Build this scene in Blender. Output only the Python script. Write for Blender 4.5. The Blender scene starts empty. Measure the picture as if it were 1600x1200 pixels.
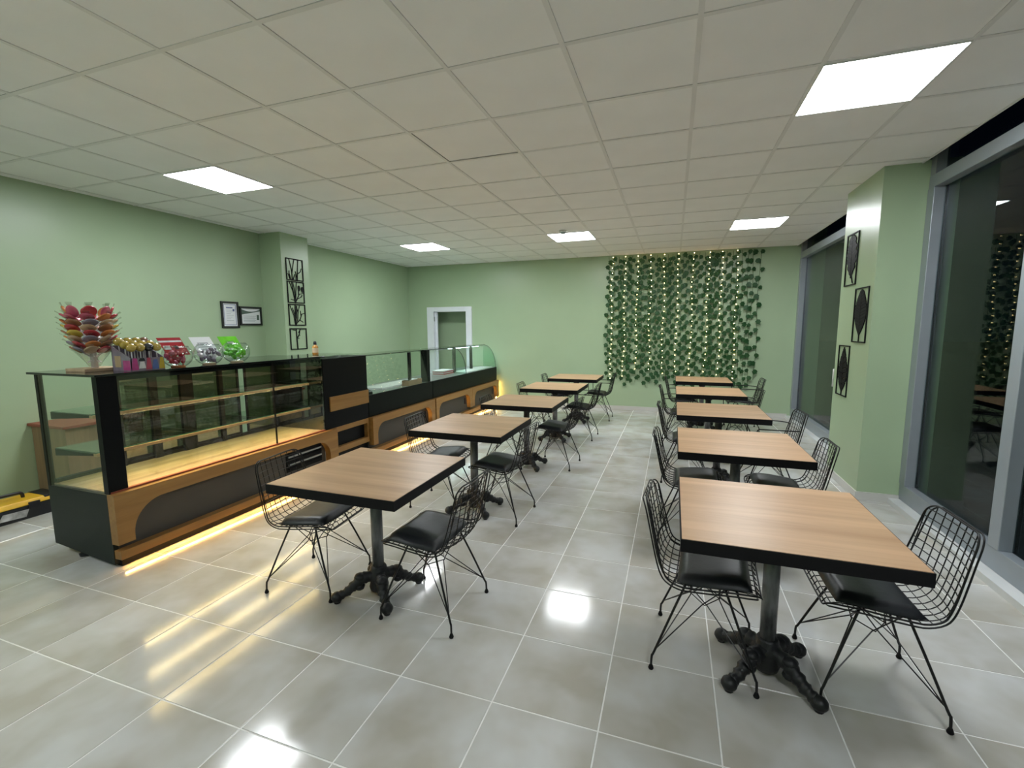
import bpy, math, random
import numpy as np
from mathutils import Vector, Matrix, Euler
random.seed(7)
sc = bpy.context.scene
COL = sc.collection
PI = math.pi
# ------------------------------------------------------------------ camera
def cam_axes(yaw, pitch, roll):
    cy, sy = math.cos(yaw), math.sin(yaw)
    f = Vector((sy*math.cos(pitch), cy*math.cos(pitch), math.sin(pitch)))
    r = Vector((cy, -sy, 0)); u = r.cross(f)
    return (r*math.cos(roll)+u*math.sin(roll), u*math.cos(roll)-r*math.sin(roll), f)
CAM = Vector((2.3365, -1.6715, 1.55))
ax = cam_axes(-.3366, -.121, -.0056)
cd = bpy.data.cameras.new('camera'); cam = bpy.data.objects.new('camera', cd); COL.objects.link(cam)
cam.matrix_world = Matrix(((ax[0].x, ax[1].x, -ax[2].x, CAM.x), (ax[0].y, ax[1].y, -ax[2].y, CAM.y), (ax[0].z, ax[1].z, -ax[2].z, CAM.z), (0, 0, 0, 1)))
cd.sensor_fit = 'HORIZONTAL'; cd.sensor_width = 36; cd.lens = 718.36/1600*36; cd.clip_start = .05; cd.clip_end = 300
sc.camera = cam
# ------------------------------------------------------------------ world, exposure, lamp strengths
w = bpy.data.worlds.new('night'); sc.world = w; w.use_nodes = True
w.node_tree.nodes['Background'].inputs[0].default_value = (.010, .016, .035, 1)
w.node_tree.nodes['Background'].inputs[1].default_value = .12
sc.view_settings.view_transform = 'Standard'; sc.view_settings.look = 'None'
sc.view_settings.exposure = 0.0; sc.view_settings.gamma = 1.0; sc.view_settings.use_curve_mapping = False
PANEL = 41.0      # ceiling LED panels
LED = 72.0        # warm strips in the display case
LEDF = 95.0       # warm strips under the fronts
WARM = (1.0, .58, .16)
# ------------------------------------------------------------------ helpers
class MB:
    def __init__(s): s.v = []; s.f = []
    def add(s, v, f):
        n = len(s.v); s.v += [tuple(p) for p in v]; s.f += [tuple(i+n for i in q) for q in f]; return s
    def box(s, x0, x1, y0, y1, z0, z1):
        v = [(x0,y0,z0),(x1,y0,z0),(x1,y1,z0),(x0,y1,z0),(x0,y0,z1),(x1,y0,z1),(x1,y1,z1),(x0,y1,z1)]
        return s.add(v, [(3,2,1,0),(4,5,6,7),(0,1,5,4),(1,2,6,5),(2,3,7,6),(3,0,4,7)])
    def obox(s, M, sx, sy, sz):
        v = [M @ Vector((a*sx/2, b*sy/2, c*sz/2)) for c in (-1,1) for a, b in ((-1,-1),(1,-1),(1,1),(-1,1))]
        return s.add(v, [(3,2,1,0),(4,5,6,7),(0,1,5,4),(1,2,6,5),(2,3,7,6),(3,0,4,7)])
    def tube(s, pts, r, n=5, closed=False):
        P = [Vector(p) for p in pts]; m = len(P)
        rr = r if isinstance(r, (list, tuple)) else [r]*m
        T = []
        for i in range(m):
            a = P[(i-1) % m] if (closed or i > 0) else P[i]; b = P[(i+1) % m] if (closed or i < m-1) else P[i]
            t = b-a; T.append(t.normalized() if t.length > 1e-9 else Vector((0,0,1)))
        up = Vector((0,0,1)) if abs(T[0].z) < .9 else Vector((1,0,0))
        N = (up-T[0]*up.dot(T[0])).normalized(); V = []
        for i in range(m):
            N = N-T[i]*N.dot(T[i])
            N = N.normalized() if N.length > 1e-6 else T[i].orthogonal().normalized()
            B = T[i].cross(N)
            for k in range(n):
                a = 2*PI*k/n; V.append(P[i]+(N*math.cos(a)+B*math.sin(a))*rr[i])
        F = []
        for i in range(m if closed else m-1):
            j = (i+1) % m
            for k in range(n): F.append((i*n+k, i*n+(k+1) % n, j*n+(k+1) % n, j*n+k))
        if not closed: F += [tuple(range(n-1,-1,-1)), tuple((m-1)*n+k for k in range(n))]
        return s.add(V, F)
    def lathe(s, prof, c=(0,0,0), n=20, cap=True):
        V = []; m = len(prof)
        for r, z in prof:
            for k in range(n):
                a = 2*PI*k/n; V.append((c[0]+r*math.cos(a), c[1]+r*math.sin(a), c[2]+z))
        F = [(i*n+k, i*n+(k+1) % n, (i+1)*n+(k+1) % n, (i+1)*n+k) for i in range(m-1) for k in range(n)]
        if cap: F += [tuple(range(n-1,-1,-1)), tuple((m-1)*n+k for k in range(n))]
        return s.add(V, F)
    def ball(s, c, r, n=8, m=6, sq=(1,1,1), M=None):
        V = []; F = []
        for i in range(m+1):
            t = PI*i/m
            for k in range(n):
                a = 2*PI*k/n
                p = Vector((r*sq[0]*math.sin(t)*math.cos(a), r*sq[1]*math.sin(t)*math.sin(a), r*sq[2]*math.cos(t)))
                if M: p = M @ p
                V.append(p+Vector(c))
        for i in range(m):
            for k in range(n): F.append((i*n+k, (i+1)*n+k, (i+1)*n+(k+1) % n, i*n+(k+1) % n))
        return s.add(V, F)
    def prism(s, poly, f, d):
        # poly: 2d points (counter-clockwise seen from +d), f maps (a,b)->Vector, d = thickness vector
        n = len(poly); A = [f(*p) for p in poly]; d = Vector(d)
        return s.add(A+[p+d for p in A], [tuple(range(n-1,-1,-1)), tuple(range(n, 2*n))]+[(i, (i+1) % n, n+(i+1) % n, n+i) for i in range(n)])
    def mesh(s, name, mat, smooth=False, off=(0,0,0)):
        m = bpy.data.meshes.new(name)
        m.from_pydata([(p[0]-off[0], p[1]-off[1], p[2]-off[2]) for p in s.v], [], s.f); m.validate(); m.update()
        if mat: m.materials.append(MT[mat])
        if smooth: m.polygons.foreach_set('use_smooth', [True]*len(m.polygons))
        return m
def link(name, data, parent=None, loc=None, rot=None, scale=None):
    o = bpy.data.objects.new(name, data); COL.objects.link(o)
    if parent is not None: o.parent = parent
    if loc is not None: o.location = loc
    if rot is not None: o.rotation_euler = rot
    if scale is not None: o.scale = scale
    return o
def wloc(p):
    L = Vector((0,0,0))
    while p is not None: L = L+p.location; p = p.parent
    return L
def part(name, mb, mat, parent=None, smooth=False, bevel=0, **kw):
    """mesh given in world coordinates; parents here are never rotated"""
    off = wloc(parent) if parent is not None else (0,0,0)
    o = link(name, mb.mesh(name, mat, smooth, off), parent)
    if bevel:
        b = o.modifiers.new('bevel', 'BEVEL'); b.width = bevel; b.segments = 2; b.limit_method = 'ANGLE'
    for k, v in kw.items(): o[k] = v
    return o
def tag(o, label, cat, group=None):
    o['label'] = label; o['category'] = cat
    if group: o['group'] = group
    return o
def thing(name, label, cat, loc, group=None, rotz=0):
    o = link(name, None, None, loc, (0,0,rotz)); o.empty_display_size = .1
    return tag(o, label, cat, group)
def single(name, mb, mat, label, cat, group=None, smooth=False, org=None, bevel=0):
    """a one-mesh thing with its origin at org"""
    org = org or (0,0,0)
    o = link(name, mb.mesh(name, mat, smooth, org), None, org)
    if bevel:
        b = o.modifiers.new('bevel', 'BEVEL'); b.width = bevel; b.segments = 2; b.limit_method = 'ANGLE'
    return tag(o, label, cat, group)
def struct(name, mb, mat, smooth=False):
    o = link(name, mb.mesh(name, mat, smooth)); o['kind'] = 'structure'; return o
def B(*a): return MB().box(*a)
# ------------------------------------------------------------------ materials
MT = {}
def nodes(name):
    m = bpy.data.materials.new(name); m.use_nodes = True; MT[name] = m
    nt = m.node_tree; return m, nt, nt.nodes['Principled BSDF'], nt.nodes['Material Output']
def plain(name, col, rough=.5, metal=0, var=.08, scale=8, spec=.5, bump=0, coat=0, stretch=(1,1,1)):
    m, nt, b, out = nodes(name)
    tc = nt.nodes.new('ShaderNodeTexCoord'); mp = nt.nodes.new('ShaderNodeMapping'); mp.inputs['Scale'].default_value = stretch
    nz = nt.nodes.new('ShaderNodeTexNoise'); nz.inputs['Scale'].default_value = scale; nz.inputs['Detail'].default_value = 4
    nt.links.new(tc.outputs['Object'], mp.inputs[0]); nt.links.new(mp.outputs[0], nz.inputs[0])
    rp = nt.nodes.new('ShaderNodeValToRGB')
    rp.color_ramp.elements[0].position = .3; rp.color_ramp.elements[1].position = .7
    rp.color_ramp.elements[0].color = [c*(1-var) for c in col]+[1]; rp.color_ramp.elements[1].color = [min(1, c*(1+var)) for c in col]+[1]
    nt.links.new(nz.outputs['Fac'], rp.inputs[0]); nt.links.new(rp.outputs[0], b.inputs['Base Color'])
    b.inputs['Roughness'].default_value = rough; b.inputs['Metallic'].default_value = metal
    b.inputs['Specular IOR Level'].default_value = spec
    if coat: b.inputs['Coat Weight'].default_value = coat; b.inputs['Coat Roughness'].default_value = .05
    if bump:
        bp = nt.nodes.new('ShaderNodeBump'); bp.inputs['Strength'].default_value = bump; bp.inputs['Distance'].default_value = .004
        nt.links.new(nz.outputs['Fac'], bp.inputs['Height']); nt.links.new(bp.outputs[0], b.inputs['Normal'])
    return m
def emit(name, col, strength):
    m, nt, b, out = nodes(name)
    b.inputs['Base Color'].default_value = (*col, 1); b.inputs['Emission Color'].default_value = (*col, 1)
    b.inputs['Emission Strength'].default_value = strength
    return m
def wood(name, c1, c2, rough=.4, axis=0, scale=1.0, spec=.5):
    m, nt, b, out = nodes(name)
    tc = nt.nodes.new('ShaderNodeTexCoord'); mp = nt.nodes.new('ShaderNodeMapping')
    s = [22*scale]*3; s[axis] = 1.3*scale; mp.inputs['Scale'].default_value = s
    oi = nt.nodes.new('ShaderNodeObjectInfo'); ad = nt.nodes.new('ShaderNodeVectorMath'); ad.operation = 'MULTIPLY_ADD'
    ad.inputs[1].default_value = (1,1,1)
    cm = nt.nodes.new('ShaderNodeCombineXYZ'); ml = nt.nodes.new('ShaderNodeMath'); ml.operation = 'MULTIPLY'; ml.inputs[1].default_value = 37
    nt.links.new(oi.outputs['Random'], ml.inputs[0])
    for i in range(3): nt.links.new(ml.outputs[0], cm.inputs[i])
    nt.links.new(tc.outputs['Object'], ad.inputs[0]); nt.links.new(cm.outputs[0], ad.inputs[2])
    nt.links.new(ad.outputs[0], mp.inputs[0])
    nz = nt.nodes.new('ShaderNodeTexNoise'); nz.inputs['Scale'].default_value = 1.0; nz.inputs['Detail'].default_value = 5; nz.inputs['Roughness'].default_value = .6; nz.inputs['Distortion'].default_value = .4
    nt.links.new(mp.outputs[0], nz.inputs[0])
    rp = nt.nodes.new('ShaderNodeValToRGB'); e = rp.color_ramp.elements
    e[0].position = .32; e[1].position = .68; e[0].color = (*c1, 1); e[1].color = (*c2, 1)
    nt.links.new(nz.outputs['Fac'], rp.inputs[0]); nt.links.new(rp.outputs[0], b.inputs['Base Color'])
    b.inputs['Roughness'].default_value = rough; b.inputs['Specular IOR Level'].default_value = spec
    return m
def glass(name, tint=(.93,.97,.95), f0=.04, rough=0.0):
    m, nt, b, out = nodes(name); nt.nodes.remove(b)
    lw = nt.nodes.new('ShaderNodeLayerWeight'); lw.inputs[0].default_value = .5
    pw = nt.nodes.new('ShaderNodeMath'); pw.operation = 'POWER'; pw.inputs[1].default_value = 5
    ma = nt.nodes.new('ShaderNodeMath'); ma.operation = 'MULTIPLY_ADD'; ma.inputs[1].default_value = 1-f0; ma.inputs[2].default_value = f0
    nt.links.new(lw.outputs['Facing'], pw.inputs[0]); nt.links.new(pw.outputs[0], ma.inputs[0])
    t = nt.nodes.new('ShaderNodeBsdfTransparent'); t.inputs[0].default_value = (*tint, 1)
    g = nt.nodes.new('ShaderNodeBsdfGlossy'); g.inputs['Roughness'].default_value = rough
    mx = nt.nodes.new('ShaderNodeMixShader')
    nt.links.new(ma.outputs[0], mx.inputs[0]); nt.links.new(t.outputs[0], mx.inputs[1]); nt.links.new(g.outputs[0], mx.inputs[2])
    nt.links.new(mx.outputs[0], out.inputs[0])
    return m
def tile_mat(name):
    m, nt, b, out = nodes(name)
    geo = nt.nodes.new('ShaderNodeNewGeometry'); oi = nt.nodes.new('ShaderNodeObjectInfo')
    n1 = nt.nodes.new('ShaderNodeTexNoise'); n1.noise_dimensions = '4D'; n1.inputs['Scale'].default_value = 3.2; n1.inputs['Detail'].default_value = 3; n1.inputs['Distortion'].default_value = .25
    ml = nt.nodes.new('ShaderNodeMath'); ml.operation = 'MULTIPLY'; ml.inputs[1].default_value = 9
    nt.links.new(oi.outputs['Random'], ml.inputs[0]); nt.links.new(ml.outputs[0], n1.inputs['W']); nt.links.new(geo.outputs['Position'], n1.inputs['Vector'])
    rp = nt.nodes.new('ShaderNodeValToRGB'); e = rp.color_ramp.elements
    e[0].position = .35; e[0].color = (.44, .42, .365, 1); e[1].position = .68; e[1].color = (.60, .61, .605, 1)
    nt.links.new(n1.outputs['Fac'], rp.inputs[0]); nt.links.new(rp.outputs[0], b.inputs['Base Color'])
    n2 = nt.nodes.new('ShaderNodeTexNoise'); n2.inputs['Scale'].default_value = 5; n2.inputs['Detail'].default_value = 2
    mr = nt.nodes.new('ShaderNodeMapRange'); mr.inputs[3].default_value = .10; mr.inputs[4].default_value = .13
    nt.links.new(geo.outputs['Position'], n2.inputs['Vector']); nt.links.new(n2.outputs['Fac'], mr.inputs[0]); nt.links.new(mr.outputs[0], b.inputs['Roughness'])
    b.inputs['Specular IOR Level'].default_value = .42
    return m
plain('paint', (.39, .51, .33), .34, var=.03, scale=1.5, spec=.45, bump=.05)
plain('ceiling_white', (.90, .90, .885), .85, var=.02, scale=3, spec=.2)
plain('ceiling_bar', (.78, .78, .76), .5, var=.02)
plain('void', (.03, .03, .03), .9)
tile_mat('tile'); plain('grout', (.82, .82, .80), .6, var=.05, scale=20)
plain('skirting', (.60, .60, .57), .2, var=.06, scale=3)
plain('sill', (.66, .68, .68), .25, var=.05, scale=4)
plain('aluminium', (.34, .38, .42), .38, metal=.35, var=.04, scale=4)
plain('upvc', (.80, .83, .88), .3, var=.02)
plain('asphalt', (.03, .03, .035), .9, var=.3, scale=6)
glass('window_glass', (.70, .76, .76), .022); glass('clear_glass', (.93, .97, .95), .045); glass('shelf_glass', (.82, .94, .88), .05)
glass('smoked_glass', (.46, .45, .36), .22); glass('bowl_glass', (.95, .97, .97), .05); glass('cellophane', (.90, .90, .88), .09, .08)
plain('case_body', (.014, .019, .018), .45, var=.08, scale=3, spec=.25)
plain('case_black', (.004, .006, .006), .45, var=.08, scale=3, spec=.14)
plain('black_glass', (.006, .009, .009), .06, var=.08, scale=3, spec=.5)
plain('tan_rail', (.42, .29, .16), .4)
plain('green_edge', (.05, .16, .11), .2)
plain('dark_edge', (.006, .02, .014), .2)
plain('black_gloss', (.004, .005, .006), .35, var=.1, spec=.16)
plain('black_metal', (.006, .0065, .007), .4, var=.2, scale=30, spec=.35)
plain('black_edge', (.006, .006, .007), .5, var=.1, spec=.15)
plain('cast_iron', (.007, .008, .009), .5, var=.3, scale=30, bump=.6)
plain('leather', (.013, .015, .018), .42, var=.15, scale=40, bump=.15)
plain('inset_grey', (.055, .050, .044), .55, var=.04, scale=3)
plain('steel', (.42, .44, .44), .3, metal=.8, var=.05, scale=4)
plain('white_plastic', (.75, .75, .73), .35, var=.02)
plain('paper', (.80, .82, .84), .7, var=.02); plain('print_grey', (.38, .42, .44), .8); plain('print_blue', (.12, .15, .32), .8); plain('print_green', (.10, .15, .12), .8)
plain('ebony', (.010, .012, .013), .4)
plain('cut_metal', (.008, .009, .009), .6, spec=.12)
plain('leaf_green', (.020, .080, .023), .5, var=.45, scale=6, spec=.4); plain('stem_green', (.05, .10, .03), .6)
plain('wire_dark', (.02, .04, .02), .5)
plain('card', (.36, .23, .13), .7, var=.1)
plain('wrap_pole', (.15, .155, .16), .25, var=.7, scale=14, spec=.6, stretch=(1,1,.35))
plain('yellow_plastic', (.72, .42, .02), .4); plain('black_plastic', (.012, .013, .018), .4); plain('sticker', (.45, .45, .47), .5, var=.6, scale=14)
plain('amber', (.50, .24, .05), .15); plain('label_cream', (.70, .55, .35), .5)
for n, c in {'red': (.42,.03,.04), 'orange': (.55,.19,.05), 'yellow': (.58,.42,.06), 'brown': (.30,.13,.06), 'pink': (.48,.08,.13), 'green': (.12,.45,.04), 'lime': (.16,.62,.03), 'blue': (.10,.16,.42), 'violet': (.25,.21,.27), 'white': (.78,.78,.80), 'cream': (.48,.33,.20), 'magenta': (.50,.06,.26), 'dark': (.02,.02,.03)}.items():
    plain('candy_'+n, c, .22, var=.12, scale=20, coat=.3)
wood('table_wood', (.43, .255, .135), (.60, .385, .225), .36, 0, .55)
wood('front_wood', (.25, .122, .032), (.35, .188, .055), .40, 1, .7)
wood('deck_wood', (.20, .155, .10), (.36, .29, .20), .35, 1, .8)
wood('cabinet_wood', (.20, .13, .07), (.30, .20, .11), .5, 2, .8); plain('red_edge', (.28, .07, .04), .5)
wood('base_wood', (.50, .36, .22), (.62, .47, .30), .5, 1, 1)
emit('panel_light', (.93, .97, 1.0), PANEL)
emit('led_warm', (1.0, .70, .32), LED); emit('led_floor', WARM, LEDF); emit('led_cool', (.75, .92, 1.0), 45); emit('bulb', (1.0, .70, .30), 22); emit('led_end', WARM, 14); emit('led_glow', WARM, 75)
# ------------------------------------------------------------------ room numbers
ZC = 2.859; XL = -3.12; XR = 4.25; YB = 7.15; YF = -4.2; G = .6
# ------------------------------------------------------------------ floor
TS, TX, TY = .4414, -.535, -.0506
fl = struct('floor', B(XL-.1, 4.45, YF-.1, YB+1.6, -.10, -.0016), 'grout')
def chamfer(x0, x1, y0, y1, z0, z1, c):
    v = [(x0,y0,z0),(x1,y0,z0),(x1,y1,z0),(x0,y1,z0),(x0,y0,z1-c),(x1,y0,z1-c),(x1,y1,z1-c),(x0,y1,z1-c),(x0+c,y0+c,z1),(x1-c,y0+c,z1),(x1-c,y1-c,z1),(x0+c,y1-c,z1)]
    f = [(0,1,5,4),(1,2,6,5),(2,3,7,6),(3,0,4,7),(4,5,9,8),(5,6,10,9),(6,7,11,10),(7,4,8,11),(8,9,10,11)]
    return MB().add(v, f)
def inview(x, y, z, m=.04):
    d = Vector((x,y,z))-CAM; zz = d.dot(ax[2])
    if zz < .2: return False
    return abs(d.dot(ax[0])/zz) < 800/718.36+m and abs(d.dot(ax[1])/zz) < 600/718.36+m
full = chamfer(-TS/2+.0032, TS/2-.0032, -TS/2+.0032, TS/2-.0032, -.006, 0, .0012).mesh('floor_tile', 'tile')
cells = []; rest = MB()
a0 = int(math.floor((XL-TX)/TS)); a1 = int(math.ceil((4.25-TX)/TS)); b0 = int(math.floor((YF-TY)/TS)); b1 = int(math.ceil((YB-TY)/TS))
for a in range(a0, a1):
    for b in range(b0, b1):
        x0, x1 = max(TX+a*TS, XL), min(TX+(a+1)*TS, 4.25); y0, y1 = max(TY+b*TS, YF), min(TY+(b+1)*TS, YB)
        if x1-x0 < .02 or y1-y0 < .02: continue
        hid = x1 < -1.05 and y0 > .16 and not (x1 < -2.0 and y0 < 1)      # behind the counters
        vis = any(inview(px, py, 0) for px in (x0, x1) for py in (y0, y1)) and not hid
        cells.append((vis, (Vector(((x0+x1)/2, (y0+y1)/2, 0))-CAM).length, x0, x1, y0, y1))
vis = sorted([c for c in cells if c[0]], key=lambda c: c[1])
for k, c in enumerate(vis+[c for c in cells if not c[0]]):
    x0, x1, y0, y1 = c[2:]
    if k < 300 and c[0]:
        if abs(x1-x0-TS) < 1e-6 and abs(y1-y0-TS) < 1e-6: link('floor_tile', full, fl, ((x0+x1)/2, (y0+y1)/2, 0))
        else: part('floor_tile', chamfer(x0+.0032, x1-.0032, y0+.0032, y1-.0032, -.006, 0, .0012), 'tile', fl)
    else: q = chamfer(x0+.0032, x1-.0032, y0+.0032, y1-.0032, -.006, 0, .0012); rest.add(q.v, q.f)
part('floor_tile_rest', rest, 'tile', fl, kind='stuff')
# ------------------------------------------------------------------ ceiling
LIGHTS = {(5,2): 'square LED ceiling panel beside the near window, over the window-row tables',
          (5,8): 'square LED ceiling panel in front of the ivy, close to the far window',
          (1,8): 'square LED ceiling panel over the aisle, next to the smoke detector',
          (-3,2): 'square LED ceiling panel above the glass display case by the left wall',
          (-3,8): 'square LED ceiling panel above the curved glass counter near the doorway',
          # the same two rows go on behind the camera at the same spacing; the photograph's foreground is lit from there
          (5,-4): 'square LED ceiling panel near the front wall on the window side', (-3,-4): 'square LED ceiling panel near the front wall on the counter side'}
ce = struct('ceiling', B(XL, 4.20, YF, YB, ZC+.02, ZC+.06), 'void')
ctile = MB().add(*(lambda q: (q.v, q.f))(B(-.288, .288, -.288, .288, 0, .012))).mesh('ceiling_tile', 'ceiling_white')
far = MB()
for i in range(-6, 7):
    for j in range(-7, 12):
        if (i, j) in LIGHTS: continue
        x0, x1 = max(i*G, XL), min((i+1)*G, 4.2); y0, y1 = max(j*G, YF), min((j+1)*G, YB)
        if x1-x0 < .03 or y1-y0 < .03: continue
        v = any(inview(px, py, ZC) for px in (x0, x1) for py in (y0, y1))
        if not v: far.box(x0+.012, x1-.012, y0+.012, y1-.012, ZC+.004, ZC+.016)
        elif x1-x0 > .59 and y1-y0 > .59: link('ceiling_tile', ctile, ce, ((x0+x1)/2, (y0+y1)/2, ZC+.004+(.004 if (i, j) == (1, 2) else random.uniform(0, .0012))))
        else: part('ceiling_tile', B(x0+.006, x1-.006, y0+.006, y1-.006, ZC+.004, ZC+.016), 'ceiling_white', ce)
part('ceiling_tile_rest', far, 'ceiling_white', ce, kind='stuff')
for i in range(-5, 8):
    x = i*G; part('grid_runner', B(x-.012, min(x+.012, 4.2), YF, YB, ZC, ZC+.004), 'ceiling_bar', ce)
for j in range(-7, 12):
    y = j*G
    xs = [XL]+[i*G+.012 for i in range(-5, 7)]; xe = [i*G-.012 for i in range(-5, 8)]
    cb = MB()
    for a, b_ in zip(xs, xe): cb.box(a, b_, y-.012, y+.012, ZC+.0004, ZC+.004)
    part('grid_cross_bar', cb, 'ceiling_bar', ce)
part('edge_trim', B(4.19, 4.20, YF, YB, ZC-.004, ZC+.05), 'ceiling_bar', ce)
# ------------------------------------------------------------------ walls
W = MB().box(XL-.12, XL, YF, YB+.12, 0, 3.2); struct('wall_left', W, 'paint')
struct('wall_left_column', B(XL, -2.75, 3.36, 3.86, 0, ZC+.02), 'paint')
W = MB(); DX0, DX1, DZ = -2.60, -1.66, 1.96
W.box(XL-.12, DX0, YB, YB+.14, 0, 3.2); W.box(DX1, 4.60, YB, YB+.14, 0, 3.2); W.box(DX0, DX1, YB, YB+.14, DZ, 3.2)
struct('wall_back', W, 'paint')
struct('wall_front', B(XL-.12, 4.6, YF-.12, YF, 0, 3.2), 'paint')
struct('wall_right_column', B(3.94, 4.45, 3.12, 3.97, 0, ZC+.02), 'paint')
cr = MB(); cr.box(-3.4, -.6, 7.60, 7.70, 0, 2.6); cr.box(-3.4, -3.3, YB+.14, 7.60, 0, 2.6); cr.box(-.7, -.6, YB+.14, 7.60, 0, 2.6)
struct('wall_corridor', cr, 'paint')
struct('ceiling_corridor', B(-3.4, -.6, YB+.14, 7.70, 2.6, 2.66), 'ceiling_white')
struct('ceiling_slab', B(XL-.12, 4.6, YF-.12, YB+.14, 3.2, 3.3), 'void')
for n, bx in {'baseboard_back': (-.95, 4.2, YB-.012, YB, 0, .075), 'baseboard_left': (XL, XL+.012, YF, 3.36, 0, .075)}.items(): struct(n, B(*bx), 'skirting')
q = MB(); q.box(3.928, 3.94, 3.108, 3.97, 0, .075); q.box(3.94, 4.25, 3.108, 3.12, 0, .075); struct('baseboard_right', q, 'skirting')
# door frame
d = link('door_1', None, None, (-2.13, YB, 0)); d['kind'] = 'structure'; d['label'] = 'white door frame around an open doorway in the back wall'
part('jamb', B(-2.66, -2.50, YB-.035, YB+.16, 0, 2.0), 'upvc', d, bevel=.006); part('jamb', B(-1.75, -1.62, YB-.035, YB+.16, 0, 2.0), 'upvc', d, bevel=.006)
part('head', B(-2.50, -1.75, YB-.035, YB+.16, 1.90, 2.0), 'upvc', d, bevel=.006)
part('hinge', B(-2.503, -2.485, YB-.02, YB, 1.70, 1.80), 'steel', d); part('stop_strip', B(-2.50, -2.46, YB+.05, YB+.09, 0, 1.90), 'upvc', d)
# ------------------------------------------------------------------ windows
def window(name, y0, y1, mull, label):
    o = link(name, None, None, (4.29, (y0+y1)/2, 0)); o['kind'] = 'structure'; o['label'] = label
    A = 'aluminium'
    part('bottom_rail', B(4.25, 4.33, y0, y1, .045, .185), A, o, bevel=.004); part('transom', B(4.25, 4.33, y0, y1, 2.645, 2.745), A, o, bevel=.004)
    part('top_rail', B(4.25, 4.33, y0, y1, 3.12, 3.2), A, o)
    ys = [y0+.05]+list(mull)+[y1-.05]
    for y in ys: part('mullion', B(4.245, 4.345, y-.05, y+.05, .185, 2.645), A, o, bevel=.004); part('upper_mullion', B(4.25, 4.33, y-.04, y+.04, 2.745, 3.12), A, o)
    for a, b_ in zip(ys[:-1], ys[1:]):
        part('pane', B(4.315, 4.323, a+.05, b_-.05, .185, 2.645), 'window_glass', o); part('upper_pane', B(4.315, 4.323, a+.04, b_-.04, 2.745, 3.12), 'window_glass', o)
        for yy in (a+.05, b_-.058): part('gasket', B(4.322, 4.335, yy, yy+.008, .185, 2.645), 'black_edge', o)
    return o
w1 = window('window_1', YF, 3.12, [1.86, .55, -.95, -2.6], 'tall grey framed window beside the nearest tables')
w2 = window('window_2', 3.97, YB, [], 'tall grey framed window between the pillar and the ivy wall')
part('handle', MB().tube([(4.25, 4.90, .82), (4.20, 4.90, .82), (4.20, 4.90, 1.03), (4.25, 4.90, 1.03)], .011, 8), 'white_plastic', w2, True)
struct('trim_1', MB().box(4.17, 4.36, YF, 3.108, 0, .045), 'sill'); struct('trim_2', MB().box(4.17, 4.36, 3.97, YB, 0, .045), 'sill')
struct('ground_outside', B(4.46, 60, -40, 60, -.25, -.15), 'asphalt')
# ------------------------------------------------------------------ ceiling lights
for (i, j), lab in LIGHTS.items():
    x, y = (i+.5)*G, (j+.5)*G
    t = thing('ceiling_light_offscreen' if j < 0 else 'ceiling_light', lab, 'ceiling light', (x, y, ZC))
    fr = MB()
    for s in (-1, 1): fr.box(x+s*.297-.006*(s > 0)-0, x+s*.297+.006*(s < 0), y-.297, y+.297, ZC-.006, ZC+.012); fr.box(x-.291, x+.291, y+s*.297-.006*(s > 0), y+s*.297+.006*(s < 0), ZC-.006, ZC+.012)
    part('frame', fr, 'white_plastic', t); part('diffuser', B(x-.291, x+.291, y-.291, y+.291, ZC-.004, ZC+.008), 'panel_light', t)
t = thing('smoke_detector', 'small round grey smoke detector on the ceiling', 'smoke detector', (.87, 4.66, ZC))
part('base', MB().lathe([(.055,0),(.055,-.012),(.048,-.016)], (.87,4.66,ZC), 20), 'white_plastic', t, True); part('sensor_cap', MB().lathe([(.036,-.016),(.034,-.035),(.02,-.042)], (.87,4.66,ZC), 16), 'print_grey', t, True)
# ------------------------------------------------------------------ tables
def sm(pts, n=8):
    P = [Vector(p) for p in pts]; out = []
    for i in range(len(P)-1):
        p0, p1, p2, p3 = P[max(i-1,0)], P[i], P[i+1], P[min(i+2, len(P)-1)]
        for k in range(n):
            t = k/n; out.append(.5*((2*p1)+(p2-p0)*t+(2*p0-5*p1+4*p2-p3)*t*t+(3*p1-p0-3*p2+p3)*t**3))
    return out+[P[-1]]
HT = .39
m_top = B(-HT+.004, HT-.004, -HT+.004, HT-.004, .701, .751).mesh('tabletop', 'table_wood')
eb = MB(); T0, T1 = .70, .7492
for s in (-1, 1):
    eb.box(min(s*HT, s*(HT-.004)), max(s*HT, s*(HT-.004)), -HT, HT, T0, T1); eb.box(-HT+.004, HT-.004, min(s*HT, s*(HT-.004)), max(s*HT, s*(HT-.004)), T0, T1)
m_edge = eb.mesh('edge_band', 'black_edge')
m_under = B(-HT+.004, HT-.004, -HT+.004, HT-.004, .699, .701).mesh('underside', 'black_edge')
m_plate = MB().box(-.14, .14, -.14, .14, .688, .699).lathe([(.045,.64),(.05,.67),(.075,.688)], n=16).mesh('mounting_plate', 'cast_iron', False)
m_pole = MB().lathe([(.033,.15),(.0335,.40),(.033,.66)], n=20).mesh('pole', 'wrap_pole', True)
m_hub = MB().lathe([(.050,.028),(.056,.05),(.050,.075),(.058,.10),(.062,.125),(.050,.14),(.046,.165),(.040,.175)], n=18).mesh('hub', 'cast_iron', True)
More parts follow.
